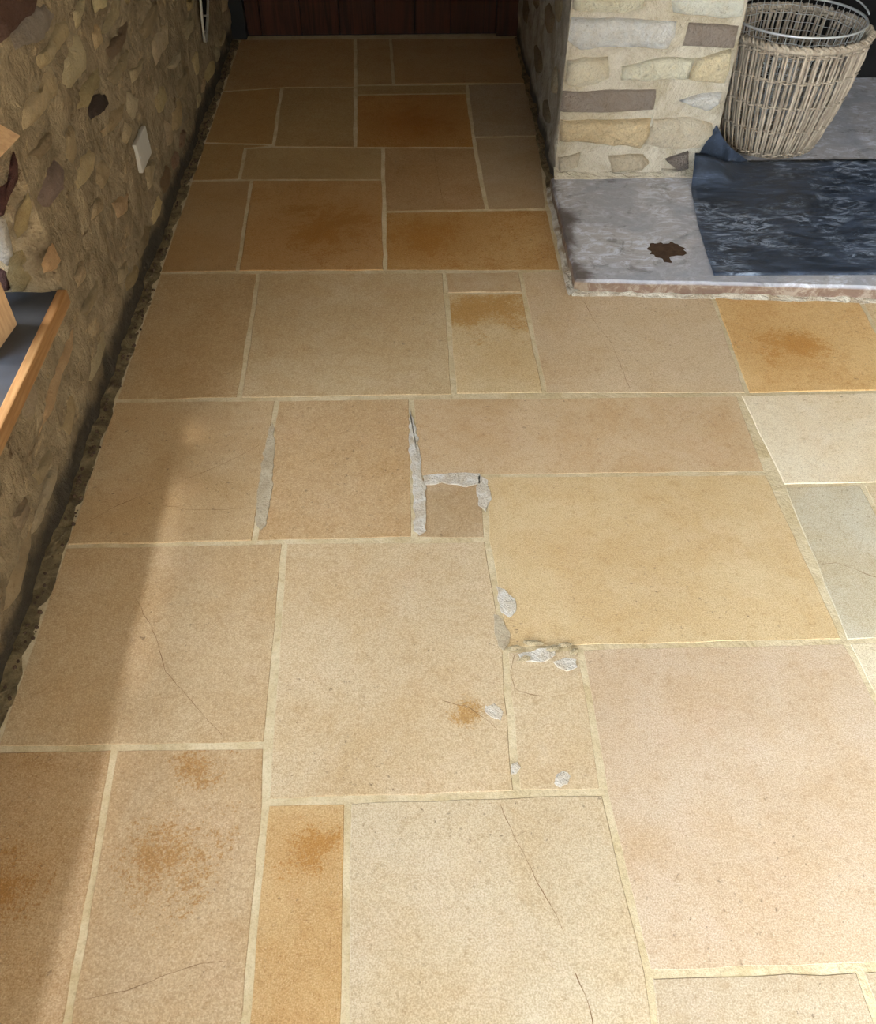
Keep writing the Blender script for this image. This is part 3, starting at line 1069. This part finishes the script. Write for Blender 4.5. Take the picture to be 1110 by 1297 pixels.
# courses above the top of the picture
z_ = 0.66
k = 0
while z_ < ZC - 0.1:
    rh = random.uniform(.075, .12)
    x_ = XP0 + .015
    while x_ < XP1 - .05:
        L = min(random.uniform(.14, .3), XP1 - .012 - x_)
        pts = []
        for i in range(10):
            a = 2 * math.pi * i / 10
            ca, sa = math.cos(a), math.sin(a)
            pts.append(Vector((x_ + L / 2 + math.copysign(abs(ca) ** .4, ca) * L / 2, YP, z_ + rh / 2 + math.copysign(abs(sa) ** .4, sa) * rh / 2 * random.uniform(.85, 1))))
        stone_on('stone', pts, (0, -1, 0), .015, jitter((220, 204, 168), 12), wall_right, 480 + k, .5)
        k += 1
        x_ += L + .022
    z_ += rh + .022
# few stones showing through the render on the passage side
for i, (py_, pz_, L, hh, colr) in enumerate([(3.22, .30, .06, .10, (172, 160, 138)), (3.5, .42, .2, .10, (136, 120, 98)), (3.38, .14, .16, .07, (128, 116, 98)), (3.75, .2, .22, .09, (120, 106, 86)),
                                             (3.95, .38, .2, .11, (128, 112, 90)), (4.3, .22, .24, .1, (116, 102, 82)), (3.28, .52, .14, .09, (150, 136, 112)), (3.7, .58, .22, .1, (130, 114, 90)), (4.35, .45, .2, .1, (118, 104, 84))]):
    pts = []
    for a_ in range(10):
        a = 2 * math.pi * a_ / 10
        yy = py_ + math.cos(a) * L / 2 * random.uniform(.8, 1.05)
        pts.append(Vector((XP0 + 0.022 * (yy - YP) / (YB - YP), yy, pz_ + math.sin(a) * hh / 2 * random.uniform(.8, 1.05))))
    stone_on('stone', pts, (-1, 0, 0), .012, colr, wall_right, 600 + i, .4)

# fireplace recess and the rest of the room shell
structure(box('wall_fireplace', (XP1 - .02, 3.95, 0), (XR, 4.05, ZC), 'soot'), 'sooty back of the fireplace recess', 'wall')
structure(box('wall_breast', (XP1, YP + .01, 1.25), (XR, 3.95, ZC), 'pier'), 'stone chimney breast over the fireplace', 'wall')
structure(box('wall_side', (XR, YR - .05, -.05), (XR + .1, YB + .1, ZC + .05), 'plaster'), 'plain plaster side wall', 'wall')
structure(box('ceiling', (-1.3, YR - .1, ZC), (XR + .1, YB + .2, ZC + .1), 'ceiling'), 'plain pale ceiling', 'ceiling')
structure(box('wall_near', (-1.3, YR - .1, -.05), (XR + .1, YR, ZC + .05), 'plaster'), 'plain plaster wall closing the room', 'wall')
added_win = structure(empty('added_window', (WXG, (VY0 + VY1) / 2, VZ0)), 'added casement window, unseen behind the camera, for fill light', 'window')  # unseen window added to bring fill light onto the pier
XI = xw(-2.6)
for (lo, hi) in (((WXG - .05, VY0 - .02, VZ0 - .02), (XI, VY1 + .02, VZ0)), ((WXG - .05, VY0 - .02, VZ1), (XI, VY1 + .02, VZ1 + .02)),
                 ((WXG - .05, VY0 - .02, VZ0), (XI, VY0, VZ1)), ((WXG - .05, VY1, VZ0), (XI, VY1 + .02, VZ1))):
    parent_keep(box('reveal', lo, hi, 'plaster'), added_win)
vm = (VY0 + VY1) / 2
for (a, b, c, d) in ((VY0, VY1, VZ0, VZ0 + .05), (VY0, VY1, VZ1 - .05, VZ1), (VY0, VY0 + .05, VZ0 + .05, VZ1 - .05), (VY1 - .05, VY1, VZ0 + .05, VZ1 - .05), (vm - .03, vm + .03, VZ0 + .05, VZ1 - .05)):
    parent_keep(box('window_frame', (WXG - .03, a, c), (WXG + .03, b, d), 'white_wood', None, .003), added_win)
for (a, b) in ((VY0 + .05, vm - .03), (vm + .03, VY1 - .05)):
    parent_keep(box('pane', (WXG - .003, a, VZ0 + .05), (WXG + .003, b, VZ1 - .05), 'glass'), added_win)

# ------------------------------------------------------------------ HEARTH
hearth = tag(empty('hearth', (1.3, 2.8, 0)), 'raised grey stone hearth slab at the foot of the chimney pier', 'hearth')
out2 = [(0.487, 2.335), (0.9, 2.305), (1.376, 2.268), (2.0, 2.24), (XR - .01, 2.21), (XR - .01, YP - .006), (0.497, YP - .006)]
ring = densify([Vector(q) for q in out2], 0.03, 0.005, 3.3)
tp = inset(ring, 0.007)
n = len(ring)
verts = [(q.x, q.y, -0.002) for q in ring] + [(q.x, q.y, HZ - 0.008 + 0.003 * noise.noise(Vector((q.x * 20, q.y * 20, 1)))) for q in ring] + [(q.x, q.y, HZ) for q in tp]
faces = [tuple(range(2 * n, 3 * n))]
for r in range(2):
    for i in range(n):
        j = (i + 1) % n
        faces.append((r * n + i, r * n + j, (r + 1) * n + j, (r + 1) * n + i))
fs = mesh('front_slab', verts, faces, 'hearth')
parent_keep(fs, hearth)
inner = tag(box('hearthstone', (XP1 + .004, YP, 0), (XR - .01, 3.945, HZ - .001), 'hearth', None, .004), 'grey stone floor of the fireplace under the wicker basket', 'hearth')
sp = [onz(px, py, HZ) for px, py in [(820, 313), (828, 308), (840, 310), (846, 306), (858, 309), (871, 316), (868, 321), (858, 325), (846, 331), (834, 326), (824, 322)]]
ringp = densify(ccw([q.to_2d() for q in sp]), .005, .02, 9, 45.0)
m = mesh('spalled_patch', [(q.x, q.y, HZ + .0006) for q in ringp], [tuple(range(len(ringp)))], 'spall')
parent_keep(m, hearth)
m = fillet('white_mortar_edge', [(0.48, 2.333, 0), (0.9, 2.302, 0), (1.376, 2.264, 0), (2.65, 2.208, 0)], (0, -1, 0), .018, .010, 'white_fillet', None, 8)
parent_keep(m, hearth)
m = fillet('white_mortar_edge', [(0.486, 2.32, 0), (0.496, YP, 0)], (-1, 0, 0), .016, .014, 'white_fillet', None, 12)
parent_keep(m, hearth)
m = fillet('pier_mortar_edge', [(XP0 - .005, YP - .004, HZ), (XP1, YP - .004, HZ)], (0, -1, 0), .02, .015, 'pier', None, 15)
parent_keep(m, hearth)

# ------------------------------------------------------------------ RUBBER MAT
def sm(a, b, t):
    t = min(1, max(0, (t - a) / (b - a)))
    return t * t * (3 - 2 * t)


left_pts = [onz(px, py, HZ + .004) for px, py in [(905, 348), (896, 322), (885, 285), (877, 245), (874, 222)]]
NU, NV = 70, 36
top, bot = [], []
for i in range(NU + 1):
    u = i / NU
    for j in range(NV + 1):
        v = j / NV
        yl_ = 2.345 + v * (YP - .028 - 2.345)
        # left edge x for this depth
        lx = left_pts[-1].x
        for a, b in zip(left_pts[:-1], left_pts[1:]):
            if a.y <= yl_ <= b.y:
                lx = a.x + (b.x - a.x) * (yl_ - a.y) / (b.y - a.y)
                break
        else:
            if yl_ < left_pts[0].y:
                lx = left_pts[0].x
        x_ = lx + u * (2.25 - lx)
        yf = 2.345 - 0.034 * u
        yb = (YP - .028) + 0.125 * sm(1.08, 1.22, x_) - .01 * sm(1.3, 2.2, x_)
        y_ = yf + v * (yb - yf)
        rise = 0.085 * (1 - sm(1.0, 1.24, x_)) * sm(0.86, 1.0, v)
        zz = HZ + 0.0015 + rise + 0.0025 * max(0, noise.noise(Vector((x_ * 3, y_ * 5, 2)))) * sm(0, .1, v)
        top.append(Vector((x_, y_, zz + .004)))
        bot.append(Vector((x_, y_, zz)))
nv = NV + 1
faces = []
T = len(top)
for i in range(NU):
    for j in range(NV):
        a, b, c, d = i * nv + j, (i + 1) * nv + j, (i + 1) * nv + j + 1, i * nv + j + 1
        faces += [(a, b, c, d), (T + a, T + d, T + c, T + b)]
for i in range(NU):
    faces += [(i * nv, T + i * nv, T + (i + 1) * nv, (i + 1) * nv), (i * nv + NV, (i + 1) * nv + NV, T + (i + 1) * nv + NV, T + i * nv + NV)]
for j in range(NV):
    faces += [(j, j + 1, T + j + 1, T + j), (NU * nv + j, T + NU * nv + j, T + NU * nv + j + 1, NU * nv + j + 1)]
mat_o = tag(mesh('rubber_mat', top + bot, faces, 'mat', None, True), 'black scuffed rubber mat laid over the stone hearth', 'mat')
# corner of the sheet standing up between pier and basket
A_ = onp(908, 158, (0, YP - .004, 0), (0, 1, 0))
B_ = onp(882, 190, (0, YP - .016, 0), (0, 1, 0))
C_ = onz(948, 204, HZ + .008)
B_.z -= .045
tri = [B_, B_.lerp(A_, .5), A_, Vector((A_.x + .035, A_.y + .012, A_.z - .05)), Vector((A_.x + .08, A_.y + .04, A_.z - .095)), C_, B_.lerp(C_, .5)]
th = Vector((0.0, -.004, .001))
n = len(tri)
verts = tri + [q + th for q in tri]
faces = [tuple(range(n)), tuple(range(2 * n - 1, n - 1, -1))] + [(i, (i + 1) % n, n + (i + 1) % n, n + i) for i in range(n)]
mesh('turned_up_corner', verts, faces, 'mat', mat_o)

# ------------------------------------------------------------------ WICKER BASKET
BC0, BR0 = Vector((1.35, 3.315, HZ + .001)), 0.172
BC1, BR1 = Vector((1.368, 3.33, 0.43)), 0.248
basket = tag(empty('wicker_basket', BC0), 'tall round wicker log basket standing in the fireplace', 'basket')


def bpt(a, t, off=0.0):
    c = BC0.lerp(BC1, t)
    r = BR0 + (BR1 - BR0) * (t ** 0.9) + 0.012 * math.sin(math.pi * t) + off
    return c + Vector((math.cos(a) * r, math.sin(a) * r, 0))


NR = 116
for i in range(NR):
    a0 = 2 * math.pi * (i // 2 + (0.22 if i % 2 else -0.22)) / (NR // 2) + random.uniform(-.006, .006)
    lean = random.uniform(-.025, .025) - .06
    bm = bmesh.new()
    pts = []
    for j in range(8):
        t = 0.018 + j / 7 * 0.962
        off = (0.002 if i % 2 else -0.001) + 0.003 * math.sin(t * 13 + (i // 2) * math.pi)
        pts.append(bpt(a0 + lean * t, t, off))
    top_ = pts[-1]
    rad = random.uniform(.0042, .0052)
    # fold over the rim
    out = Vector((math.cos(a0), math.sin(a0), 0))
    tg = Vector((-math.sin(a0), math.cos(a0), 0))
    pts += [top_ + Vector((0, 0, .016)) + out * .008 - tg * .005, top_ + Vector((0, 0, .022)) - out * .004 - tg * .014, top_ + Vector((0, 0, .006)) - out * .016 - tg * .024]
    tube(bm, [p - BC0 for p in pts], [rad] * 8 + [rad * 1.1] * 3, 5)
    bm_obj('willow_rod', bm, 'wicker', basket)
for t in (0.04, 0.27, 0.50, 0.73, 0.95):
    for ph in (0, 1):
        bm = bmesh.new()
        pts = []
        N = NR * 2
        for s in range(N):
            a = 2 * math.pi * s / N
            pts.append(bpt(a, t + ph * 0.016, 0.0075 * math.sin(a * NR / 4 + ph * math.pi)) - BC0)
        tube(bm, pts, .0032, 5, True)
        bm_obj('woven_band', bm, 'wicker', basket)
bm = bmesh.new()
N = 96
tube(bm, [bpt(2 * math.pi * s / N, 1.0, 0) - BC0 for s in range(N)], .010, 8, True)
bm_obj('rim', bm, 'wicker', basket)
bm = bmesh.new()
res = bmesh.ops.create_circle(bm, cap_ends=True, segments=48, radius=BR0 - .004)
ex = bmesh.ops.extrude_face_region(bm, geom=list(bm.faces))
for v in [g for g in ex['geom'] if isinstance(g, bmesh.types.BMVert)]:
    v.co.z += .012
bm_obj('base', bm, 'wicker', basket, False)

# wire basket sitting inside
wire = tag(empty('wire_basket', BC0 + Vector((0, 0, .02))), 'galvanised wire mesh basket nested inside the wicker one', 'basket')
W0 = BC0 + Vector((0, 0, .02))
WC1, WR0, WR1 = Vector((1.366, 3.335, 0.468)), 0.15, 0.228


def wpt(a, t):
    c = W0.lerp(WC1, t)
    r = WR0 + (WR1 - WR0) * t
    return c + Vector((math.cos(a) * r, math.sin(a) * r, 0)) - W0


bm = bmesh.new()
tube(bm, [wpt(2 * math.pi * s / 96, 1.0) for s in range(96)], .0042, 6, True)
bm_obj('rim_wire', bm, 'steel', wire)
bm = bmesh.new()
for i in range(52):
    a = 2 * math.pi * i / 52
    tube(bm, [wpt(a, t) for t in (0, .5, 1)], .0011, 4)
bm_obj('upright_wires', bm, 'steel', wire)
bm = bmesh.new()
for t in [q / 16 for q in range(0, 16)]:
    tube(bm, [wpt(2 * math.pi * s / 72, t) + Vector((0, 0, .002 * math.sin(s * 1.3))) for s in range(72)], .0011, 4, True)
bm_obj('hoop_wires', bm, 'steel', wire)
bm = bmesh.new()
hp = []
for s in range(25):
    a = -0.12 + (math.pi * 0.95) * s / 24
    q = wpt(a, 1.0)
    c = WC1 - W0
    d = q - c
    hp.append(c + d * (1.03 + 0.05 * math.sin(math.pi * s / 24)) + Vector((0, 0, 0.012 + 0.03 * math.sin(math.pi * s / 24))))
tube(bm, hp, .003, 6)
bm_obj('handle', bm, 'steel', wire)

# ------------------------------------------------------------------ CARDBOARD BOX on the sill
B1 = onz(22, 411, WZ0)
B2 = onz(0, 442, WZ0)
e = (B2 - B1).normalized()
nn = Vector((-e.y, e.x, 0))
if nn.x < 0:
    nn = -nn
# free corner of the open flap seen above: B1 + nn*a at height zf
best = None
for ia in range(0, 200):
    a = ia * 0.001
    for iz in range(0, 200):
        zf = 0.5 + iz * 0.003
        P = B1 + nn * a
        P.z = zf
        q = P - CAM
        d = q.dot(FW)
        px, py = CX + FPX * q.dot(RT) / d, CY - FPX * q.dot(CU) / d
        err = (px - 25) ** 2 + (py - 172) ** 2
        if best is None or err < best[0]:
            best = (err, a, zf)
_, fa, fz = best
print('BOX', B1, B2, nn, best)
LB, DB = 0.15, 0.10
hz = fz + 0.10
carton = tag(empty('cardboard_box', (B1 + e * LB / 2 - nn * DB / 2)), 'plain brown cardboard box with an open flap on the slate sill', 'box')
corners = [B1, B1 + e * LB, B1 + e * LB - nn * DB, B1 - nn * DB]
verts = [(q.x, q.y, WZ0 + .001) for q in corners] + [(q.x, q.y, hz) for q in corners]
ins = [q + (sum(corners, Vector()) / 4 - q).normalized() * .006 for q in corners]
verts += [(q.x, q.y, hz) for q in ins] + [(q.x, q.y, WZ0 + .006) for q in ins]
faces = [(0, 3, 2, 1), (12, 13, 14, 15)]
for i in range(4):
    j = (i + 1) % 4
    faces += [(i, j, 4 + j, 4 + i), (4 + i, 4 + j, 8 + j, 8 + i), (8 + i, 8 + j, 12 + j, 12 + i)]
o = mesh('box_body', verts, faces, 'card')
parent_keep(o, carton)


def flapmesh(h0, h1, dirv):
    t = dirv.cross(h1 - h0).normalized() * .004
    vs = [h0, h1, h1 + dirv, h0 + dirv]
    vs = vs + [q + t for q in vs]
    o_ = mesh('flap', vs, [(0, 1, 2, 3), (7, 6, 5, 4), (0, 4, 5, 1), (1, 5, 6, 2), (2, 6, 7, 3), (3, 7, 4, 0)], 'card')
    parent_keep(o_, carton)


H0 = B1.copy(); H0.z = hz
H1 = H0 + e * LB
flapmesh(H0, H1, nn * fa + Vector((0, 0, fz - hz)))
flapmesh(H0 - nn * DB, H1 - nn * DB, -nn * .02 + Vector((0, 0, .08)))

# ------------------------------------------------------------------ BLANK PLATE and SLOT on the left wall
pc = Vector((xw(2.70), 2.70, 0.303))
plate = tag(empty('blanking_plate', pc), 'pale rectangular blank electrical plate on the rough stone wall', 'wall plate')
plate.rotation_euler = (0, 0, 0.0092)
o = box('plate', (0.004, -.073, -.043), (.017, .073, .043), 'plate', plate, .003)
o = box('back_box', (-.012, -.069, -.039), (.006, .069, .039), 'plate', plate, .002)
for s in (-1, 1):
    bm = bmesh.new()
    bmesh.ops.create_cone(bm, cap_ends=True, segments=12, radius1=.0035, radius2=.003, depth=.003)
    for v in bm.verts:
        v.co = Vector((v.co.z + .0175, v.co.x + s * .06, v.co.y))
    bm_obj('screw', bm, 'steel', plate, False)

slot_px = [(254, 0), (255.5, 20), (257.5, 40), (259, 52), (261, 52), (262, 40), (263, 20), (263.5, 0)]
sp3 = [onp(px, py, LW_P0 + LW_N * .012, LW_N) for px, py in slot_px]
ext = Vector((0, 0.05, .35))
full = [sp3[0] + ext * 1.0] + sp3 + [sp3[-1] + ext * 1.0 + Vector((0, .05, 0))]
vent = tag(empty('wall_slot', sp3[3]), 'narrow dark slot edged with pale metal strip in the rough wall', 'vent')
bm = bmesh.new()
tube(bm, full, .006, 6)
o = bm_obj('edging', bm, 'tape')
parent_keep(o, vent)
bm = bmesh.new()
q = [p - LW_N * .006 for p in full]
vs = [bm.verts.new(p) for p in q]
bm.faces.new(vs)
o = bm_obj('slot_shade_sheet', bm, 'dark', None, False)  # flat black sheet, the shade of a deep slot put in as colour
parent_keep(o, vent)
for (a, b) in ((2, 7), (3, 6)):
    bm = bmesh.new()
    tube(bm, [full[a], full[b]], .004, 5)
    o = bm_obj('crossbar', bm, 'tape')
    parent_keep(o, vent)
